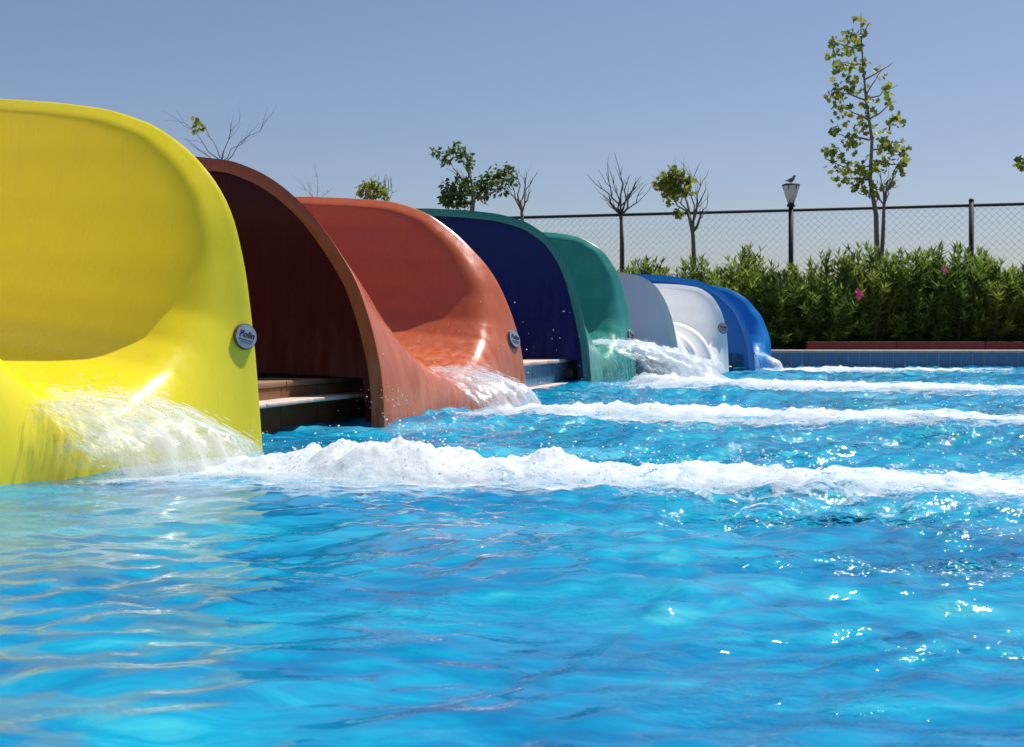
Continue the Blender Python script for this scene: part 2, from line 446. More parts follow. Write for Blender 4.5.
        bo = mesh_obj('badge', [MT @ v for v in bd.v], bd.f, M['badge_rim'], root, angle=40)
        fc = MB(); fc.lathe([(r*.92,.010),(r*.92,.0135),(.001,.0142)], (0,0,0), 32)
        mesh_obj('badge_face', [MT @ v for v in fc.v], fc.f, M['badge'], bo, angle=40)
        cu = bpy.data.curves.new('lettering', 'FONT'); cu.body = 'Polin'; cu.size = r*.68; cu.extrude = .0012; cu.align_x = 'CENTER'; cu.shear = .25; cu.offset = r*.012
        to = bpy.data.objects.new('tmp', cu); COL.objects.link(to)
        dg = bpy.context.evaluated_depsgraph_get(); me = bpy.data.meshes.new_from_object(to.evaluated_get(dg))
        COL.objects.unlink(to); bpy.data.objects.remove(to)
        vs = [MT @ (v.co + Vector((0, -r*.08, .0152))) for v in me.vertices]; fs = [list(p.vertices) for p in me.polygons]
        dash = MB(); x = -r*.6
        random.seed(5)
        while x < r*.55:
            w = r*random.uniform(.05,.11); dash.box((x, -r*.34, .0135), (x+w, -r*.27, .016)); x += w + r*.05
        dash.box((-r*.5,-r*.5,.0135),(r*.5,-r*.46,.016))
        b0 = len(vs); vs += [MT @ v for v in dash.v]; fs += [[b0+i for i in f] for f in dash.f]
        mesh_obj('lettering', vs, fs, M['ink'], bo, smooth=False)
    return S

yf = [(-.028,.353),(-.055,.62),(-.10,.82),(-.165,.94),(-.29,1.07),(-.455,1.175),(-.666,1.246),(-.924,1.293),(-1.239,1.335),(-1.6,1.36)]
rn = [(-.007,.10),(-.030,.262),(-.085,.456),(-.165,.65),(-.275,.81),(-.43,.99),(-.578,1.11),(-.705,1.185),(-.874,1.25),(-1.15,1.29),(-1.45,1.305)]
rf = [(-.015,.21),(-.045,.39),(-.10,.56),(-.17,.715),(-.25,.83),(-.41,.99),(-.602,1.13),(-.80,1.205),(-.942,1.228),(-1.13,1.247),(-1.42,1.27)]
gn = [(-.045,.311),(-.105,.569),(-.18,.84),(-.26,1.01),(-.38,1.17),(-.576,1.30),(-.81,1.37),(-1.1,1.41),(-1.43,1.435)]
gf = [(-.02,.277),(-.07,.62),(-.155,.93),(-.30,1.15),(-.50,1.27),(-.711,1.314),(-1.0,1.34),(-1.4,1.36)]
wn = [(-.02,.15),(-.056,.32),(-.104,.53),(-.185,.71),(-.298,.86),(-.46,.95),(-.708,.995),(-1.0,1.01),(-1.3,1.02)]
wf = [(-.01,.232),(-.02,.43),(-.07,.62),(-.16,.765),(-.30,.86),(-.524,.896),(-.773,.912),(-1.0,.92),(-1.3,.925)]
bn = [(-.03,.22),(-.08,.43),(-.188,.66),(-.37,.84),(-.602,.955),(-.927,1.01),(-1.193,1.03),(-1.45,1.04)]
bf = [(-.04,.342),(-.13,.587),(-.296,.788),(-.484,.895),(-.661,.937),(-1.0,.96),(-1.4,.97)]
SL = {}
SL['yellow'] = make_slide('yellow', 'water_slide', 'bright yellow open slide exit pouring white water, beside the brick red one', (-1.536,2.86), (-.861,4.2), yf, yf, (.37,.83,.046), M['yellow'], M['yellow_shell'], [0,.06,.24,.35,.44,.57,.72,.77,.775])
SL['red'] = make_slide('red', 'water_slide', 'brick red slide exit with dark maroon outside, between the yellow and green ones', (-.57,5.4), (.095,7.1), rn, rf, (.37,.78,.056), M['red'], M['red_shell'], [0,.14,.35,.46,.55,.66,.74,.77,.775])
SL['green'] = make_slide('green', 'water_slide', 'teal green slide exit with navy blue outside, behind the brick red one', (.638,9.33), (1.12,10.7), gn, gf, (.37,.8,.062), M['green'], M['green_shell'])
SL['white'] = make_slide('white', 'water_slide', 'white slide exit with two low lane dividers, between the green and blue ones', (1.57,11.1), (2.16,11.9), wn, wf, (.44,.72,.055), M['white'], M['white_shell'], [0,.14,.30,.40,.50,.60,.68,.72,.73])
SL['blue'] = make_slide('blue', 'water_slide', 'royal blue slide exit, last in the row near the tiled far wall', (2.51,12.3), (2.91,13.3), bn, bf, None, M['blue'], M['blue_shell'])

# lane dividers of the white slide
S = SL['white']
for t0, hh, rr in ((-.17, .42, .55), (.10, .48, .62)):
    V = []; Fc = []; prof = []
    for a in np.linspace(0, math.pi/2, 22):
        prof.append((-rr + (rr+.02)*math.cos(a)**.75, -.02 + (hh+.06)*math.sin(a)**.8))
    prof += [(-1.2, hh+.07), (-2.2, hh+.16)]
    sec = [(-.055,-.10),(-.048,-.03),(-.03,-.006),(0,0),(.03,-.006),(.048,-.03),(.055,-.10),(.09,-.5),(-.09,-.5)]
    pr = np.array(prof); T = np.gradient(pr, axis=0); T /= np.linalg.norm(T, axis=1)[:, None]
    for (s_, z_), (ts, tz) in zip(pr, T):
        for o, dn in sec:
            V.append(S.wp(s_ + tz*dn, t0+o, z_ - ts*dn*-1 if False else z_ + abs(ts)*dn))
    m_ = len(sec)
    for i in range(len(prof)-1):
        for j in range(m_): Fc.append([i*m_+j, i*m_+(j+1)%m_, (i+1)*m_+(j+1)%m_, (i+1)*m_+j])
    mesh_obj('lane_divider', V, Fc, M['white'], S.root, angle=60)

# ------------------------------------------------------------------ water
def chop_mask(X, Y):
    cm = sstep(.05, .45, vnoise(X*1.6+3, Y*2.2, 35))*sstep(.1, .9, X + .25*(Y-2.2)) + .5*sstep(.15, .5, vnoise(X*2.1, Y*3.1, 36))*sstep(-.6, .4, X)
    gp = np.exp(-((X-.50)/.26)**2-((Y-1.62)/.12)**2) + .7*np.exp(-((X-.75)/.3)**2-((Y-1.92)/.10)**2)
    return np.clip(cm + .85*gp*sstep(-.3, .2, vnoise(X*9, Y*14, 39)) + .12*sstep(-.3,.5,X) + .8*sstep(.2, 1.1, X)*sstep(2.1, 2.8, Y)*sstep(-.1, .3, vnoise(X*2.6, Y*4, 37)), 0, 1)
def waves(X, Y):
    r = np.random.default_rng(5); Z = np.zeros_like(X)
    wx = .14*vnoise(X*1.1, Y*1.1, 51); wy = .10*vnoise(X*1.1, Y*1.1, 52)
    x = X+wx; y = Y+wy
    patch = .65 + .5*vnoise(X*.8, Y*.6, 33)
    calm = 1 + .22*sstep(-.4, .6, X) - .55*np.exp(-((X+1.1)/.8)**2)*sstep(4.2, 3.4, Y)
    far = 1 + 1.5*sstep(1.9, 3.6, Y + .35*X)
    for i in range(70):
        lam = .075*(1.6/.075)**(r.random()**1.35)
        th = r.normal(R(84), R(36)); k = 2*np.pi/lam
        amp = .0037*lam**.80*r.uniform(.5,1.2)
        ph = k*(x*math.cos(th)+y*math.sin(th)) + r.random()*7
        s = np.sin(ph); Z += amp*(s + .22*np.cos(2*ph))*(patch*far*calm if lam < .5 else calm)
    # short choppy wavelets in the churned water right of the slides
    cm = chop_mask(X, Y)*(1-.6*sstep(3.5, 6, Y))
    cz = np.zeros_like(X)
    for i in range(22):
        lam = r.uniform(.040, .10); th = r.uniform(0, 2*np.pi); k = 2*np.pi/lam
        cz += lam*.0125*np.sin(k*(x*math.cos(th)+y*math.sin(th)) + r.random()*7)
    Z += cz*cm
    fine = .55 + .75*sstep(-.1, .35, vnoise(X*1.3, Y*2.0, 38))
    for i in range(34):
        lam = r.uniform(.045, .15); th = r.normal(R(80), R(48)); k = 2*np.pi/lam
        Z += lam*.0052*fine*calm*np.sin(k*(x*math.cos(th)+y*math.sin(th)) + r.random()*7)
    return Z
TR = {}   # foam trails: centreline start/end, half width, heights
def trail_field(X, Y):
    a = np.zeros_like(X)
    for (p0, p1, w0, w1, hh) in TR.values():
        p0 = np.array(p0); p1 = np.array(p1); L_ = np.linalg.norm(p1-p0); d = (p1-p0)/L_
        u = ((X-p0[0])*d[0] + (Y-p0[1])*d[1])/L_; v = -(X-p0[0])*d[1] + (Y-p0[1])*d[0]
        w = w0 + (w1-w0)*np.clip(u, 0, 1)
        a = np.maximum(a, np.exp(-(v/(w*1.6))**2)*sstep(-.15, .05, u))
    return a
TR['yellow'] = ((-1.0,3.62), (2.6,3.06), .14, .15, .125)
TR['red'] = ((-.05,6.05), (4.2,5.55), .18, .22, .085)
TR['green'] = ((1.1,9.55), (5.6,7.75), .26, .34, .11)
TR['blue'] = ((2.75,12.75), (6.5,12.1), .20, .3, .07)

ys = [-3.0]
while ys[-1] < .75: ys.append(ys[-1]+.05)
while ys[-1] < 14.0: ys.append(ys[-1] + max(.008, .0050*ys[-1]))
ys = np.array(ys)
xs = []
x = -4.0
while x < 11.5:
    xs.append(x); x += .013 if -1.7 < x < 1.9 else (.026 if -1.9 < x < 6.2 else .08)
X, Y = np.meshgrid(np.array(xs), ys)
Zw = waves(X, Y)
tf = trail_field(X, Y)
Zw += tf*(.014*fbm(X*7, Y*9, 70, 3) + .006)
aer = np.clip(tf*.75*(.55+.9*vnoise(X*2.2, Y*5, 77)), 0, 1)
aer = np.maximum(aer, .30*sstep(.05,.6, fbm(X*1.1, Y*2.6, 91, 3))*sstep(1.2, 2.2, Y))
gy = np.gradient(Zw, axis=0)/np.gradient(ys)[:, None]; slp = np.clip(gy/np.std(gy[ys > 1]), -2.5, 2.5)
chp = np.clip(.06 + chop_mask(X, Y) + .55*sstep(3.4, 5.0, Y), 0, 1)
lace = np.clip(tf*.75 + .22*fbm(X*2.5, Y*6, 93, 4)*sstep(0, .2, tf), 0, .7)*sstep(.02, .2, tf)
grid_obj('pool_water', X, Y, Zw, M['water'], {'aer': aer, 'lace': lace, 'slope': slp, 'chop': chp}, kind='structure')

# foam ridges
def add_drops(mb_pts, name, label, r0=.0015, r1=.005, mat_=None):
    ico = bmesh.new(); bmesh.ops.create_icosphere(ico, subdivisions=1, radius=1); ico.verts.index_update()
    iv = np.array([v.co[:] for v in ico.verts]); fi = [[v.index for v in f.verts] for f in ico.faces]; ico.free()
    V = []; Fc = []
    P = np.array(mb_pts); rr = r0 + (r1-r0)*rng.random(len(P))**4
    fa = np.array(fi)
    VV = P[:, None, :] + iv[None]*rr[:, None, None]*np.array([1.25,1,.95])
    FF = (fa[None] + (np.arange(len(P))*len(iv))[:, None, None]).reshape(-1, 3)
    return mesh_obj(name, VV.reshape(-1, 3), FF.tolist(), mat_ or M['drop'], label=label, kind='stuff')

def ridge(key, label, step, seed, hprof, taper=.8):
    p0, p1, w0, w1, hh = TR[key]
    p0 = np.array(p0); p1 = np.array(p1); L_ = np.linalg.norm(p1-p0); d = (p1-p0)/L_; n = np.array([-d[1], d[0]])
    u = np.arange(-.25, L_, step); v = np.arange(-1.1, .85, step)*1.0
    U, Vv = np.meshgrid(u, v, indexing='ij')
    f = np.clip(U/L_, 0, 1); w = w0 + (w1-w0)*f
    cen = .06*vnoise(U*1.3, U*0+3.3, seed+40)
    w = w*(1 + .38*vnoise(U*2.3/max(hh/.1,1), U*0+7.7, seed+41))
    q = (Vv-cen)/w
    hp = np.interp(f, [a for a, _ in hprof], [b for _, b in hprof])
    big = billow(U*2.6, Vv*3.2, seed, 3); small = billow(U*11, Vv*11, seed+9, 3)
    env = np.exp(-np.abs(q)**2.4*.95)
    env2 = env*sstep(-.25, -.05, U)
    Z = hp*hh*.9*env2*(.50 + .42*big + .10*small + .11*billow(U*26, Vv*26, seed+60, 3)) - .012 + .006*fbm(U*9, Vv*9, seed+3, 3)
    Z = np.maximum(Z, -.03)
    tuft = np.clip(vnoise(U*13*(.12/max(hh,.05))**.4, Vv*13, seed+80)-.25, 0, 1)*env2*hp
    Z = Z + hh*.55*tuft
    Wv = waves(p0[0]+d[0]*U+n[0]*Vv, p0[1]+d[1]*U+n[1]*Vv)
    Zs = Wv + .010 + .014*tfz(p0, d, n, U, Vv)
    Z = np.maximum(Z + Wv*.5, Zs)
    fr = np.where(Vv < cen, 3.3, 1.2)                        # lacy apron on the camera side
    dens = .08 + 1.12*np.exp(-(np.abs(q)/fr)**1.6)*(.62+.6*big)
    dens = dens*sstep(-.25, 0, U) * (1 - .52*sstep(.22, .70, f))*(.95 if key == 'yellow' else .86) - .3*sstep(2.0, 4.0, np.abs(q)) + .30*fbm(U*2.2, Vv*7, seed+20, 4) + .34*fbm(U*6, Vv*18, seed+25, 4)
    Xw = p0[0]+d[0]*U+n[0]*Vv; Yw = p0[1]+d[1]*U+n[1]*Vv
    keep = dens > .06
    grid_obj('foam_wake', Xw, Yw, Z, M['foam'], {'dens': dens}, mask=keep, kind='stuff', label=label)
    # droplets thrown up along the crest
    cand = np.argwhere((env2*hp > .35) & (big > .35)); pts = []
    for i in rng.choice(len(cand), min(len(cand), 900), replace=True):
        a, b_ = cand[i]; e = rng.exponential(.022)*hh/.12
        pts.append((Xw[a, b_]+rng.normal(0,.01), Yw[a, b_]+rng.normal(0,.01), Z[a, b_]+min(e, .12)))
    cand = np.argwhere((Vv < cen-.6*w) & (Vv > cen-2.3*w) & (dens > .25))
    for i in rng.choice(len(cand), min(len(cand), 1100), replace=False):
        a, b_ = cand[i]; pts.append((Xw[a, b_], Yw[a, b_], Z[a, b_]+.001))
    return pts
def tfz(p0, d, n, U, V):
    Xx = p0[0]+d[0]*U+n[0]*V; Yy = p0[1]+d[1]*U+n[1]*V
    return trail_field(Xx, Yy)*fbm(Xx*7, Yy*9, 70, 3)

spray = []
spray += ridge('yellow', 'thick white foam trail in front of the yellow slide', .0065, 100, [(0,.3),(.05,.45),(.12,.78),(.17,1.12),(.20,1.0),(.24,.70),(.28,.62),(.32,.74),(.38,.55),(.5,.46),(.6,.38),(1,.3)])
spray += ridge('red', 'white foam trail in front of the brick red slide', .013, 200, [(0,1.0),(.12,1.1),(.25,.72),(.33,.66),(.45,.5),(.6,.4),(1,.3)])
spray += ridge('green', 'white foam trail in front of the green and white slides', .018, 300, [(0,.9),(.12,.7),(.25,.55),(.5,.42),(1,.35)])
spray += ridge('blue', 'thin white foam trail below the far tiled wall', .022, 400, [(0,.8),(.3,.8),(.6,.6),(1,.4)])

# torrents leaving each chute
STREAK = MB()
def torrent(S, label, s0, s1, zt, wid, seed, step, drop_n, sway=0, lift=0, edf=.35, gro=.25, dn=0):
    s = np.arange(s0, s1, step); t = np.arange(-1, 1.0001, step/wid)
    Sg, Tg = np.meshgrid(s, t, indexing='ij')
    g = np.clip((Sg+.02)/max(s1, .01), 0, 1)                   # 0 at the lip, 1 where it lands
    tt = Tg*wid*(1+gro*g) + sway*g
    zfl = .17*S.hs + .13*np.maximum(-Sg, 0) + .10*np.abs(np.clip(Tg*wid/(.5*S.W/.92), -1, 1))**3*S.hs
    ed = np.abs(Tg)**2; fall = zfl*(1-np.clip(g*(1+edf*ed), 0, 1)**1.25) - .09*sstep(.72, 1, np.clip(g*(1+edf*ed*.7), 0, 1))
    st = fbm(Sg*3, tt*14, seed, 4); lump = billow(Sg*3.5, tt*9, seed+5, 4)
    thick = (.012 + .05*g + lift*np.sin(np.pi*np.clip((Sg-s0)/(s1-s0), 0, 1)))*(1-np.abs(Tg)**3)
    Z = fall + zt*(1-np.abs(Tg)**2.5)*sstep(s0, s0+.25, Sg)*(1-g*.6) + thick*(.5+lump) + .010*st*(.4+g) - .02*(np.abs(Tg)>.985)
    Z = Z - .05*sstep(.93, 1, np.abs(Tg)) - .05*(1-sstep(s0, s0+.06, Sg))
    dens = (.14 + dn*.7 + .74*sstep(s0, s1*.8, Sg) + .28*lump + .32*st)*(1-.75*np.abs(Tg)**3)*sstep(s0-.01, s0+.26, Sg+.10*st)
    P = S.wp(Sg, tt, Z)
    grid_obj('rushing_water', P[0], P[1], Z, M['rush'], {'dens': dens}, kind='stuff', label=label)
    for _ in range(int(drop_n*1.0)):
        i = rng.integers(2, len(s)-14); j = rng.integers(2, len(t)-2); k_ = rng.integers(2, 6)
        up = abs(rng.normal(0, .010)) + .002
        a = Vector((P[0][i, j], P[1][i, j], Z[i, j]+up)); b_ = Vector((P[0][i+k_, j], P[1][i+k_, j], Z[i+k_, j]+up))
        STREAK.tube([a, a.lerp(b_, .4), b_], [.0003, rng.uniform(.0004, .0010)*(step/.009)**.6, .0003], 4, cap=False)
    pts = []
    for _ in range(drop_n):
        i = rng.integers(len(s)//4, len(s)); j = rng.integers(3, len(t)-3)
        e = rng.exponential(.018)
        pts.append((P[0][i, j]+rng.normal(0,.02), P[1][i, j]+rng.normal(0,.02), Z[i, j]+min(e, .15)))
    return pts
spray += torrent(SL['yellow'], 'white water rushing out over the yellow slide lip', -.36, .32, .015, .26, 500, .008, 350, sway=.20, gro=.75, dn=.10)
spray += torrent(SL['red'], 'white water rushing out over the red slide lip', -.26, .36, .02, .34, 520, .010, 350, sway=.14, gro=.5)
spray += torrent(SL['green'], 'tall white water bursting out of the green slide', -.40, .95, .08, .36, 540, .016, 500, sway=.0, lift=.06, edf=1.1, dn=.34)
spray += torrent(SL['white'], 'thin white water leaving the white slide', -.3, .16, .0, .24, 560, .02, 30)
spray += torrent(SL['blue'], 'white water leaving the blue slide', -.2, .22, .0, .2, 580, .02, 60)
# loose droplets in the air
for (px, py, D, sx, sy, n_) in ((395,400,5.2,26,16,60), (375,350,5.6,20,30,25), (600,375,9.2,30,14,130), (640,340,9.6,30,14,60), (560,330,9.0,40,30,50),
                                (480,340,6.4,50,30,30), (300,455,3.6,60,12,150), (420,428,3.5,40,9,120), (850,372,8.2,110,5,80), (700,450,3.4,170,8,120), (240,445,3.75,25,14,120), (530,395,6.3,25,8,60)):
    for _ in range(n_):
        p = at(px+random.gauss(0, sx*.6), py+random.gauss(0, sy*.6), D+random.gauss(0,.12))
        if p.z > 0: spray.append(tuple(p))
STREAK.build('water_streaks', M['drop'], kind='stuff', label='fine streaks of flying water over the slide lips')
add_drops(spray, 'water_droplets', 'fine droplets of spray thrown up over the foam', .0005, .0034)

# ------------------------------------------------------------------ pool edge, deck, ground
EDGE = [(-3.1,-1.0), (-1.62,3.30), (-1.00,5.30), (-.55,6.36), (.50,9.80), (1.38,11.75), (2.25,13.0), (2.42,13.75), (11.5,13.75)]
def strip(name, pts, z0, z1, mat_, off=0, parent=None, **k):
    """upright wall following the pool edge, UV in metres"""
    V = []; Fc = []; uv = []; L_ = 0
    for i in range(len(pts)-1):
        a = Vector((*pts[i],0)); b = Vector((*pts[i+1],0)); l = (b-a).length; n = Vector(((b-a).y, -(b-a).x, 0)).normalized()*off
        b0 = len(V); V += [(a.x+n.x,a.y+n.y,z0),(b.x+n.x,b.y+n.y,z0),(b.x+n.x,b.y+n.y,z1),(a.x+n.x,a.y+n.y,z1)]
        Fc.append([b0,b0+1,b0+2,b0+3]); uv += [(L_,z0+.02),(L_+l,z0+.02),(L_+l,z1+.02),(L_,z1+.02)]; L_ += l
    o = mesh_obj(name, V, Fc, mat_, parent, smooth=False, **k)
    ul = o.data.uv_layers.new(name='UVMap')
    for i, l in enumerate(o.data.loops): ul.data[i].uv = uv[l.vertex_index]
    return o
def coping(name, pts, z0, z1, w_out, w_in, mat_, parent=None, seg=.45, **k):
    mb = MB()
    for i in range(len(pts)-1):
        a = Vector((*pts[i],0)); b = Vector((*pts[i+1],0)); l = (b-a).length; dr = (b-a)/l; n = Vector((dr.y, -dr.x, 0))
        Mx = Matrix(((dr.x, n.x, 0, a.x), (dr.y, n.y, 0, a.y), (0,0,1,0), (0,0,0,1)))
        m_ = max(1, round(l/seg))
        for j in range(m_): mb.box((l*j/m_+.003, -w_in, z0), (l*(j+1)/m_-.003, w_out, z1), Mx, bev=.006)
    return mb.build(name, mat_, parent, angle=35, **k)
e1 = EDGE[:5]; e2 = EDGE[4:7]; e3 = EDGE[6:]
w1 = empty('pool_wall', (-1.02,5.3,0), label='low brown tiled pool edge with a pale stone ledge beside the red slide', cat='pool edge')
strip('tile_facing', EDGE[:4], -.2, .172, M['tile_brown'], 0, w1)
coping('coping', EDGE[:4], .174, .20, .006, .30, M['brown_cope'], w1)
coping('ledge', EDGE[:4], .108, .126, .14, -.004, M['coping'], w1)
w2 = empty('pool_wall', (.42,9.8,0), label='blue tiled pool edge between the red and green slides', cat='pool edge')
strip('tile_facing', EDGE[3:8], -.2, .172, M['tile_blue'], 0, w2)
coping('coping', EDGE[3:8], .174, .20, .03, .30, M['coping'], w2)
coping('ledge', EDGE[3:8], -.03, .022, .10, -.004, M['coping'], w2)
w3 = empty('pool_wall', (6,13.75,0), label='long blue tiled far edge of the pool with pale coping', cat='pool edge')
strip('tile_facing', EDGE[7:], -.2, .172, M['tile_blue'], 0, w3)
coping('coping', EDGE[7:], .174, .20, .03, .30, M['coping'], w3)
# deck: one sheet behind the edge
V = [(*p, .188) for p in EDGE] + [(11.5,14.75,.188), (-9,14.75,.188), (-9,-1.0,.188)]
mesh_obj('deck', V, [list(range(len(V)))[::-1]], M['deck'], smooth=False, kind='structure')
mesh_obj('ground', [(-400,14.75,.17),(400,14.75,.17),(400,900,.17),(-400,900,.17)], [[0,1,2,3]], M['soil'], smooth=False, kind='structure')
mesh_obj('ground', [(-400,-40,.16),(-9,-40,.16),(-9,14.75,.16),(-400,14.75,.16)], [[0,1,2,3]], M['soil'], smooth=False, kind='structure')
mesh_obj('pool_floor', [(-9,-3,-1.2),(11.5,-3,-1.2),(11.5,14,-1.2),(-9,14,-1.2)], [[0,1,2,3]], M['tile_blue'], smooth=False, kind='structure')
kb = coping('planter_kerb', [(3.55,14.45),(11.0,14.45)], .19, .29, .06, .06, M['kerb'], seg=1.0, label='low dark red kerb in front of the oleander bushes', cat='kerb')

# ------------------------------------------------------------------ foliage
def leaf_verts(P, dirv, nrm, l, w, fold=.15):
    s = dirv.cross(nrm).normalized()
    return [P, P+dirv*l*.35+s*w*.5+nrm*w*fold, P+dirv*l+nrm*(-l*.10), P+dirv*l*.35-s*w*.5+nrm*w*fold]
def rvec():
    while True:
        v = Vector((random.uniform(-1,1), random.uniform(-1,1), random.uniform(-1,1)))
        if .1 < v.length < 1: return v.normalized()

def bush_mesh(seed, h, w, nst):
    random.seed(seed); V = []; Fc = []; st = MB()
    for i in range(nst + nst//2):
        a = random.uniform(0, 2*math.pi); r0 = random.random()**.5; low = i >= nst
        base = Vector((math.cos(a)*r0*w*.25, math.sin(a)*r0*w*.25, 0))
        lean = random.random()**.6
        tip = Vector((math.cos(a)*lean*w*.52, math.sin(a)*lean*w*.52, h*(1-.38*lean**2.2)*random.uniform(.72,1.10) * (random.uniform(.25,.6) if low else 1)))
        mid = (base+tip)*.5 + Vector((-math.cos(a)*.03, -math.sin(a)*.03, h*.08))
        pts = [base*(1-t)**2 + mid*2*t*(1-t) + tip*t*t for t in [k/6 for k in range(7)]]
        st.tube(pts, [.008-.001*k for k in range(7)], 4)
        n = random.randint(15, 20)
        for k in range(n):
            t = .12+.88*(k+random.random())/n
            P = base*(1-t)**2 + mid*2*t*(1-t) + tip*t*t; T = ((mid-base)*(1-t)+(tip-mid)*t).normalized()
            for j in range(3):
                ph = 2*math.pi*j/3 + k*1.1 + random.uniform(-.4,.4); o = T.orthogonal().normalized(); o = Matrix.Rotation(ph, 3, T) @ o
                dr = (T*random.uniform(.6,1.5) + o).normalized() if t < .93 else (T*2+o).normalized()
                nr = (T - dr*T.dot(dr)).normalized()
                l = random.uniform(.085,.15)
                b = len(V); V += leaf_verts(P, dr, nr, l, l*.25); Fc += [[b,b+1,b+2],[b,b+2,b+3]]
    return V, Fc, st
bushes = []
for sd, h, w, ns, mt in ((1,1.0,.95,95,'oleander'), (2,1.12,.9,95,'oleander_pale'), (3,.92,1.0,90,'oleander'), (4,1.2,.85,90,'oleander')):
    V, Fc, st = bush_mesh(sd, h, w, ns)
    me = bpy.data.meshes.new('foliage'); me.from_pydata([tuple(v) for v in V], [], Fc); me.materials.append(M[mt])
    ms = bpy.data.meshes.new('stems'); ms.from_pydata([tuple(v) for v in st.v], [], st.f); ms.materials.append(M['bark'])
    bushes.append((me, ms))
random.seed(21)
def bush(x, y, k, sc, label, name='oleander_bush', zs=1):
    e = empty(name, (x, y, .17), label=label, cat='bush', group='oleander bushes along the fence')
    e.rotation_euler.z = random.uniform(0, 6.28); e.scale = (sc, sc, sc*zs)
    for nm, me in zip(('foliage', 'stems'), bushes[k]):
        o = bpy.data.objects.new(nm, me); link(o, e)
    return e
base_lab = 'dense green oleander bush in the long row in front of the fence'
BX = [(600,1.02,0),(645,.98,1),(690,.92,2),(735,.98,1),(778,1.05,0),(822,1.0,2),(866,1.06,1),(908,1.08,3),(952,1.12,3),(990,1.02,1),(1030,1.04,0),(1075,1.0,2),(1120,1.05,1)]
for i, (px, sc, k) in enumerate(BX):
    D = 15.15 + random.uniform(-.12,.12)
    lab = base_lab
    if px == 952: lab = 'tallest oleander bush, rising against the dark fence post'
    bush((px-512)/F*D, D, k, sc, lab, zs=random.uniform(.90,1.08))
for px in range(560, 1150, 46):                                     # second row behind
    D = 15.95; bush((px-512)/F*D+random.uniform(-.1,.1), D, random.randrange(4), random.uniform(.90,1.0), base_lab, zs=random.uniform(.88,1.16))
for px in (565, 520, 475, 430):
    D = 15.6; bush((px-512)/F*D, D, random.choice((0,2)), .92, 'green oleander bush hidden mostly behind the slides')
# pink flower
fl = MB(); fv = []; ff = []; random.seed(4)
for (px, py) in ((857,291),(861,294),(859,297),(595,268),(598,271)):
    c0 = at(px, py, 14.66)
    for k in range(10):
        dr = rvec(); nr = dr.orthogonal().normalized(); b = len(fv); fv += leaf_verts(c0+dr*.008, dr, nr, .045, .04); ff += [[b,b+1,b+2],[b,b+2,b+3]]
    if px == 861 or px == 859: pass
gv = []; gf = []
for (px, py) in ((943,268),(945,271)):
    c0 = at(px, py, 14.62)
    for k in range(8):
        dr = rvec(); nr = dr.orthogonal().normalized(); b = len(gv); gv += leaf_verts(c0+dr*.006, dr, nr, .038, .034); gf += [[b,b+1,b+2],[b,b+2,b+3]]
mesh_obj('oleander_flower', gv, gf, M['petal'], label='small pink oleander blossom high on the bush beside the fence post', cat='flower')
mesh_obj('oleander_flower', fv[:120], [f for f in ff if max(f) < 120], M['petal'], label='pink oleander blossom on the bush left of the tall sapling', cat='flower')
mesh_obj('oleander_flower', fv[120:], [[i-120 for i in f] for f in ff if min(f) >= 120], M['petal'], label='small pink oleander blossom behind the green slide rim', cat='flower')

def leaf_cloud(spots, mat_, parent, size=.09, seed=0, lobed=True):
    """spots: (centre, radius, count)"""
    random.seed(seed); V = []; Fc = []
    for c, r, n in spots:
        for _ in range(int(n*1.6)):
            P = c + rvec()*r*random.random()**.5; P.z -= random.random()*r*.2
            dr = (rvec() + Vector((0,0,-.35))).normalized(); nr = (rvec()+Vector((0,0,.8))).normalized(); nr = (nr-dr*nr.dot(dr)).normalized(); s = dr.cross(nr)
            l = size*random.uniform(.6,1.25); b = len(V)
            if lobed:
                out = [(0,0),(.25,.16),(.22,.52),(.5,.30),(.68,.42),(1.0,0),(.68,-.42),(.5,-.30),(.22,-.52),(.25,-.16)]
            else: out = [(0,0),(.3,.26),(.7,.2),(1,0),(.7,-.2),(.3,-.26)]
            cup = random.uniform(-.2,.25)
            for a_, b_ in out: V.append(P+dr*l*a_+s*l*b_+nr*l*cup*abs(b_)*2)
            m_ = len(out)//2
            Fc.append([b+i for i in range(m_+1)]); Fc.append([b]+[b+i for i in range(m_, len(out))])
    return mesh_obj('crown', V, Fc, mat_, parent, smooth=False)

def wiggle(a, b, n=5, amp=.04):
    a = Vector(a); b = Vector(b); l = (b-a).length
    return [a.lerp(b, i/n) + (rvec()*amp*l if 0 < i < n else Vector()) for i in range(n+1)]

# tall sapling
D = 16.0; random.seed(31)
tr = empty('sapling_tree', (at(877,255,D).x, D, .17), label='tall slender sapling with sparse yellow green leaves behind the bushes', cat='tree')
tb = MB()
main = [at(877,340,D), at(877,255,D), at(876,215,D), at(870,180,D), at(872,140,D), at(866,100,D), at(863,65,D), at(861,35,D), at(861,12,D)]
tb.tube(main, [.042,.037,.032,.027,.022,.017,.013,.009,.004], 7)
tb.tube([at(879,300,D), at(883,235,D), at(884,205,D), at(888,180,D)], [.03,.028,.02,.012], 6)
tw = MB()
br = [((870,180),(838,178)),((870,180),(828,160)),((872,160),(905,165)),((872,150),(907,140)),((870,140),(832,135)),((868,120),(895,100)),((866,100),(836,90)),((864,80),(893,62)),((863,65),(840,62)),((862,50),(832,40)),((861,40),(870,22)),((868,120),(845,108)),((866,95),(882,70)),
      ((884,205),(872,180)),((884,205),(893,178)),((888,190),(899,168)),((884,200),(880,170)),((886,190),(905,150)),((866,100),(898,85)),((872,165),(850,172))]
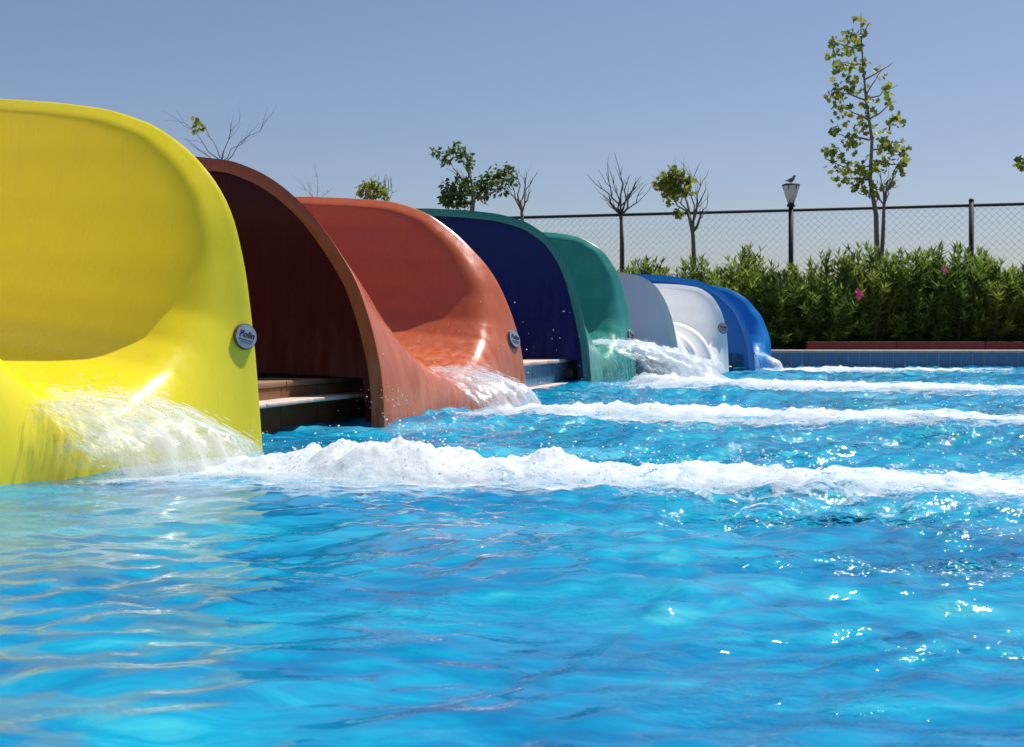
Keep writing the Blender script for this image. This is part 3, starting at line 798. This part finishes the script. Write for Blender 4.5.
for a, b in br:
    p = wiggle(at(*a, D+.02), at(*b, D+random.uniform(-.35,.35)), 5, .05)
    tw.tube(p, [.014,.012,.010,.008,.006,.003], 4)
for a, b in (((884,205),(878,172)),((886,200),(893,170)),((884,198),(888,160)),((887,190),(900,185)),((884,205),(870,186)),((880,200),(868,182))):
    tw.tube(wiggle(at(*a, D), at(*b, D+random.uniform(-.15,.15)), 5, .07), [.009,.008,.006,.005,.004,.003], 4)
tk = tb.build('trunk', M['bark'], tr); tw.build('branches', M['bark'], tr)
sp = []
for px, py, r, n in ((845,170,12,34),(862,172,12,30),(835,155,9,20),(880,160,12,26),(900,150,10,22),(903,165,7,14),(885,140,10,22),(850,140,10,22),(836,128,7,12),(865,125,10,22),(895,120,8,14),(845,108,10,20),(870,105,8,14),
                    (838,92,10,22),(855,85,9,18),(842,70,10,20),(858,65,9,16),(880,72,5,5),(835,48,8,12),(852,45,9,18),(862,28,6,10),(858,18,4,5),(848,35,6,9),(890,100,6,7),(828,150,5,8),(872,188,10,16),(893,178,6,8),(855,185,8,10),(832,40,4,5),(886,86,4,4)):
    sp.append((at(px, py, D+random.uniform(-.25,.25)), r/F*D, n))
leaf_cloud([(c_, r_*1.2, n_*.95) for c_, r_, n_ in sp], M['plane_leaf'], tr, .092, 3)

# bare / sparse young trees along the fence
def small_tree(name, label, base, D, trunk, branches, spots, leafm='plane_leaf', size=.10, bark='bark', rt=.04, lobed=True, seed=0):
    random.seed(seed)
    e = empty(name, (at(base[0], base[1], D).x, D, .17), label=label, cat='tree')
    g = at(base[0], base[1], D); g.z = .17
    tb = MB(); pts = [g]+[at(x, y, D) for x, y in trunk]
    tb.tube(pts, [rt*(1-.45*i/(len(pts)-1)) for i in range(len(pts))], 7); tb.build('trunk', M[bark], e)
    tw = MB()
    for a, b in branches:
        p0 = at(*a, D); p1 = at(*b, D+random.uniform(-.3,.3))
        p = wiggle(p0, p1, 5, .06); tw.tube(p, [rt*.4*(1-.8*i/5) for i in range(6)], 4)
        for _ in range(3):
            q = p[random.randint(2,4)]; tw.tube(wiggle(q, q + (p1-p0)*random.uniform(.3,.5) + rvec()*(p1-p0).length*.22, 3, .05), [rt*.16,rt*.13,rt*.1,rt*.05], 3)
    tw.build('branches', M[bark], e)
    if spots: leaf_cloud([(at(x, y, D+random.uniform(-.2,.2)), r/F*D, n) for x, y, r, n in spots], M[leafm], e, size, seed, lobed)
    return e
small_tree('pruned_tree', 'bare pruned tree with upright twigs in front of the fence', (622,260), 16.3, [(622,245),(621,215)],
    [((621,218),(598,180)),((621,216),(606,172)),((621,214),(614,175)),((621,214),(622,168)),((621,215),(630,175)),((621,216),(641,176)),((621,218),(644,192)),((621,220),(603,195)),((621,214),(636,182))], [], bark='bark_dark', rt=.04, seed=41)
small_tree('young_tree', 'thin tree with one leafy clump and bare twigs beside it', (694,270), 16.4, [(694,262),(693,235),(688,210)],
    [((690,220),(665,185)),((690,222),(675,175)),((692,228),(706,180)),((693,232),(690,170)),((693,230),(708,200)),((692,225),(700,175)),((690,215),(684,168)),((693,232),(705,212))],
    [(667,178,11,45),(678,183,11,50),(672,192,12,50),(684,178,9,30),(679,212,5,14),(660,185,6,16),(674,172,7,24),(688,190,6,14)], size=.085, rt=.04, seed=42)
small_tree('shade_tree', 'spreading dark leafed tree behind the green slide', (474,330), 17.0, [(474,250),(472,212),(474,190)],
    [((472,205),(440,185)),((473,195),(450,160)),((473,200),(500,180)),((473,195),(468,165)),((473,195),(460,150)),((474,198),(505,188))],
    [(445,155,9,34),(458,150,10,40),(467,158,7,22),(436,153,5,12),(470,165,5,10),(450,190,12,60),(465,185,13,70),(480,190,13,70),(460,200,12,60),(485,180,10,45),(495,175,10,48),(505,170,9,40),(512,178,6,20),(500,186,9,36),(445,199,8,28)], 'dark_leaf', .085, lobed=False, rt=.05, seed=43)
small_tree('bare_tree', 'leafless twiggy tree right of the dark leafed one', (524,330), 17.6, [(524,250),(522,215),(521,200)],
    [((522,212),(508,178)),((521,208),(516,168)),((521,208),(524,172)),((522,210),(530,178)),((522,212),(532,190)),((521,208),(510,190))], [], rt=.035, seed=44)
small_tree('round_tree', 'small round leafy treetop behind the red slide', (372,330), 17.6, [(372,250),(371,205),(371,190)],
    [((371,205),(362,184)),((371,200),(380,182)),((371,200),(371,178))],
    [(371,184,8,50),(364,190,8,45),(379,190,8,45),(371,193,10,60),(384,194,5,20)], 'plane_leaf', .075, lobed=False, rt=.04, seed=45)
small_tree('bare_tree', 'short grey leafless treetop beside the small round one', (388,330), 18.0, [(388,250),(388,210),(388,198)],
    [((388,205),(383,180)),((388,205),(390,178)),((388,205),(394,184)),((388,205),(386,184))], [], rt=.03, seed=46)
small_tree('bare_tree', 'leafless treetop with a few thin twigs above the red slide rim', (318,330), 17.0, [(318,250),(317,210),(317,200)],
    [((317,205),(318,172)),((317,208),(305,182)),((317,208),(328,188)),((317,205),(298,178))], [], rt=.012, seed=47)
small_tree('bare_tree', 'nearly bare tree with two small leaves clumps above the yellow slide rim', (222,330), 13.0, [(222,250),(222,180),(220,160)],
    [((220,160),(176,110)),((220,158),(200,122)),((222,160),(240,115)),((222,165),(268,118)),((221,160),(232,124)),((221,162),(252,130)),((220,165),(186,138))],
    [(197,122,4,10),(200,128,3,6),(194,131,3,5)], size=.07, rt=.014, bark='bark_dark', seed=48)
small_tree('young_tree', 'young tree showing only a few leaves past the tall sapling', (1032,270), 16.0, [(1034,230),(1036,190),(1036,165)],
    [((1036,180),(1024,160)),((1036,175),(1048,150)),((1036,172),(1036,140))], [(1024,162,5,16),(1034,155,8,26),(1042,165,8,26)], size=.11, seed=49)

# ------------------------------------------------------------------ fence
fa = Vector((-7.5, 21.8, 0)); fb = Vector((12.5, 15.4, 0))
A = at(540, 217, 18.9); B = at(1024, 204.5, 16.95)
dr = (Vector((B.x,B.y,0))-Vector((A.x,A.y,0))).normalized(); ft = A.z
def fp(px):                                                          # point of the fence line at an image column
    k = (px-512)/F; s = (k*A.y-A.x)/(dr.x-k*dr.y); return Vector((A.x+dr.x*s, A.y+dr.y*s, 0))
fe = empty('chain_link_fence', (fp(790).x, fp(790).y, .17), label='chain link fence with dark rails behind the oleander bushes', cat='fence')
s0, s1 = -9.0, 11.0
P0 = Vector((A.x,A.y,0))
rl = MB(); rl.tube([P0+dr*s0+Vector((0,0,ft)), P0+dr*s1+Vector((0,0,ft))], .024, 8); rl.build('top_rail', M['dark_metal'], fe)
rl = MB(); 
for zz in (.45*ft+.1,): rl.tube([P0+dr*s0+Vector((0,.02,zz)), P0+dr*s1+Vector((0,.02,zz))], .004, 4)
rl.build('tension_wire', M['wire'], fe)
ws = MB(); pitch = .10; nz = int((ft-.2)/(pitch*.5))
x = s0; i = 0
while x < s1:
    pts = [P0 + dr*(x + (pitch*.5 if (j+i) % 2 else 0)) + Vector((0, .006 if j % 2 else -.006, .2+j*pitch*.5)) for j in range(nz+2) if .2+j*pitch*.5 < ft]
    ws.tube(pts, .0028, 5, cap=False); x += pitch*.5; i += 1
ws.build('chain_link_mesh', M['wire'], fe, smooth=False)
for px in (970, 430, 1150):
    p = fp(px) + Vector((0,-.05,0)); pm = MB(); pm.tube([p+Vector((0,0,.1)), p+Vector((0,0,ft+.06))], .034, 10); pm.lathe([(.038,0),(.038,.02),(.02,.045),(.001,.05)], p+Vector((0,0,ft+.05)), 10)
    pm.build('post', M['dark_metal'], fe)
# lamp post with a bird
p = at(791, 260, 17.4); p.z = .17
lp = empty('lamp_post', p, label='dark lamp post with a tapered glass head, a bird on top', cat='lamp post')
zt = at(791, 206, 17.4).z
pm = MB(); pm.tube([p, Vector((p.x,p.y,zt))], .036, 10); pm.lathe([(.07,0),(.07,.02),(.04,.05)], p, 12); pm.lathe([(.06,0),(.06,.025),(.04,.05)], Vector((p.x,p.y,zt-.01)), 12); pm.build('pole', M['dark_metal'], lp)
hd = MB(); hd.lathe([(.03,0),(.055,.045),(.085,.11),(.106,.19),(.116,.26)], Vector((p.x,p.y,zt+.03)), 12)
hm = hd.build('lamp_shade', M['lamp_glass'], lp, angle=30)
cp = MB(); cp.lathe([(.125,0),(.132,.008),(.125,.020),(.09,.034),(.02,.045),(.008,.050)], Vector((p.x,p.y,zt+.292)), 14)
for k in range(6):
    w = k*math.pi/3; c_, s_ = math.cos(w), math.sin(w)
    cp.tube([Vector((p.x+.04*c_,p.y+.04*s_,zt+.04)), Vector((p.x+.088*c_,p.y+.088*s_,zt+.18)), Vector((p.x+.12*c_,p.y+.12*s_,zt+.29))], .006, 4)
cp.build('lamp_cap', M['dark_metal'], lp, angle=30)
zb = zt+.292+.048
bd = MB(); pts = [(-.085,.028,.004),(-.055,.032,.010),(-.02,.036,.028),(.012,.046,.034),(.032,.066,.026),(.042,.084,.019),(.050,.098,.021),(.058,.104,.016),(.070,.101,.006),(.082,.098,.001)]
bd.tube([Vector((p.x+a, p.y, zb+b_-.004)) for a, b_, r_ in pts], [r_ for a, b_, r_ in pts], 10)
bd.tube([Vector((p.x+.006,p.y-.01,zb+.02)), Vector((p.x+.008,p.y-.01,zb-.006))], .003, 5); bd.tube([Vector((p.x+.006,p.y+.01,zb+.02)), Vector((p.x+.008,p.y+.01,zb-.006))], .003, 5)
bd.build('bird', M['feather'], label='small grey bird perched on top of the lamp post', cat='bird')

# ------------------------------------------------------------------ light, sky, camera
AZ, EL = 50, 62
w = bpy.data.worlds.new('World'); scene.world = w; w.use_nodes = True
nt = w.node_tree; bg = nt.nodes['Background']
sky = nt.nodes.new('ShaderNodeTexSky'); sky.sky_type = 'NISHITA'; sky.sun_disc = False
sky.sun_elevation = R(EL); sky.sun_rotation = R(AZ); sky.air_density = 1.0; sky.dust_density = 1.0; sky.ozone_density = 3.5; sky.altitude = 0
tint = nt.nodes.new('ShaderNodeMix'); tint.data_type = 'RGBA'; tint.blend_type = 'MULTIPLY'; tint.inputs['Factor'].default_value = 1; tint.inputs['B'].default_value = (1.03,.965,1.01,1)
nt.links.new(sky.outputs[0], tint.inputs['A']); nt.links.new(tint.outputs['Result'], bg.inputs['Color']); bg.inputs['Strength'].default_value = .074
sd = bpy.data.lights.new('sun', 'SUN'); sd.energy = 4.6; sd.angle = R(.5); sd.color = (1, .96, .90)
so = bpy.data.objects.new('sun', sd); link(so)
dv = Vector((math.sin(R(AZ))*math.cos(R(EL)), math.cos(R(AZ))*math.cos(R(EL)), math.sin(R(EL))))
so.rotation_euler = dv.to_track_quat('Z', 'Y').to_euler()
cd = bpy.data.cameras.new('camera'); co = bpy.data.objects.new('camera', cd); link(co)
co.location = (0,0,H); co.rotation_euler = (R(90),0,0)
cd.sensor_width = 36; cd.lens = F/1024*36; cd.shift_y = -(373.5-YH)/1024; cd.clip_end = 2000; cd.clip_start = .05
cd.dof.use_dof = True; cd.dof.focus_distance = 5.2; cd.dof.aperture_fstop = 13
scene.camera = co
scene.view_settings.view_transform = 'Standard'; scene.view_settings.look = 'None'; scene.view_settings.exposure = .36; scene.view_settings.gamma = 1
scene.cycles.use_denoising = True; scene.cycles.denoising_prefilter = 'ACCURATE'; scene.cycles.max_bounces = 8; scene.cycles.transparent_max_bounces = 12
scene.cycles.sample_clamp_indirect = 6
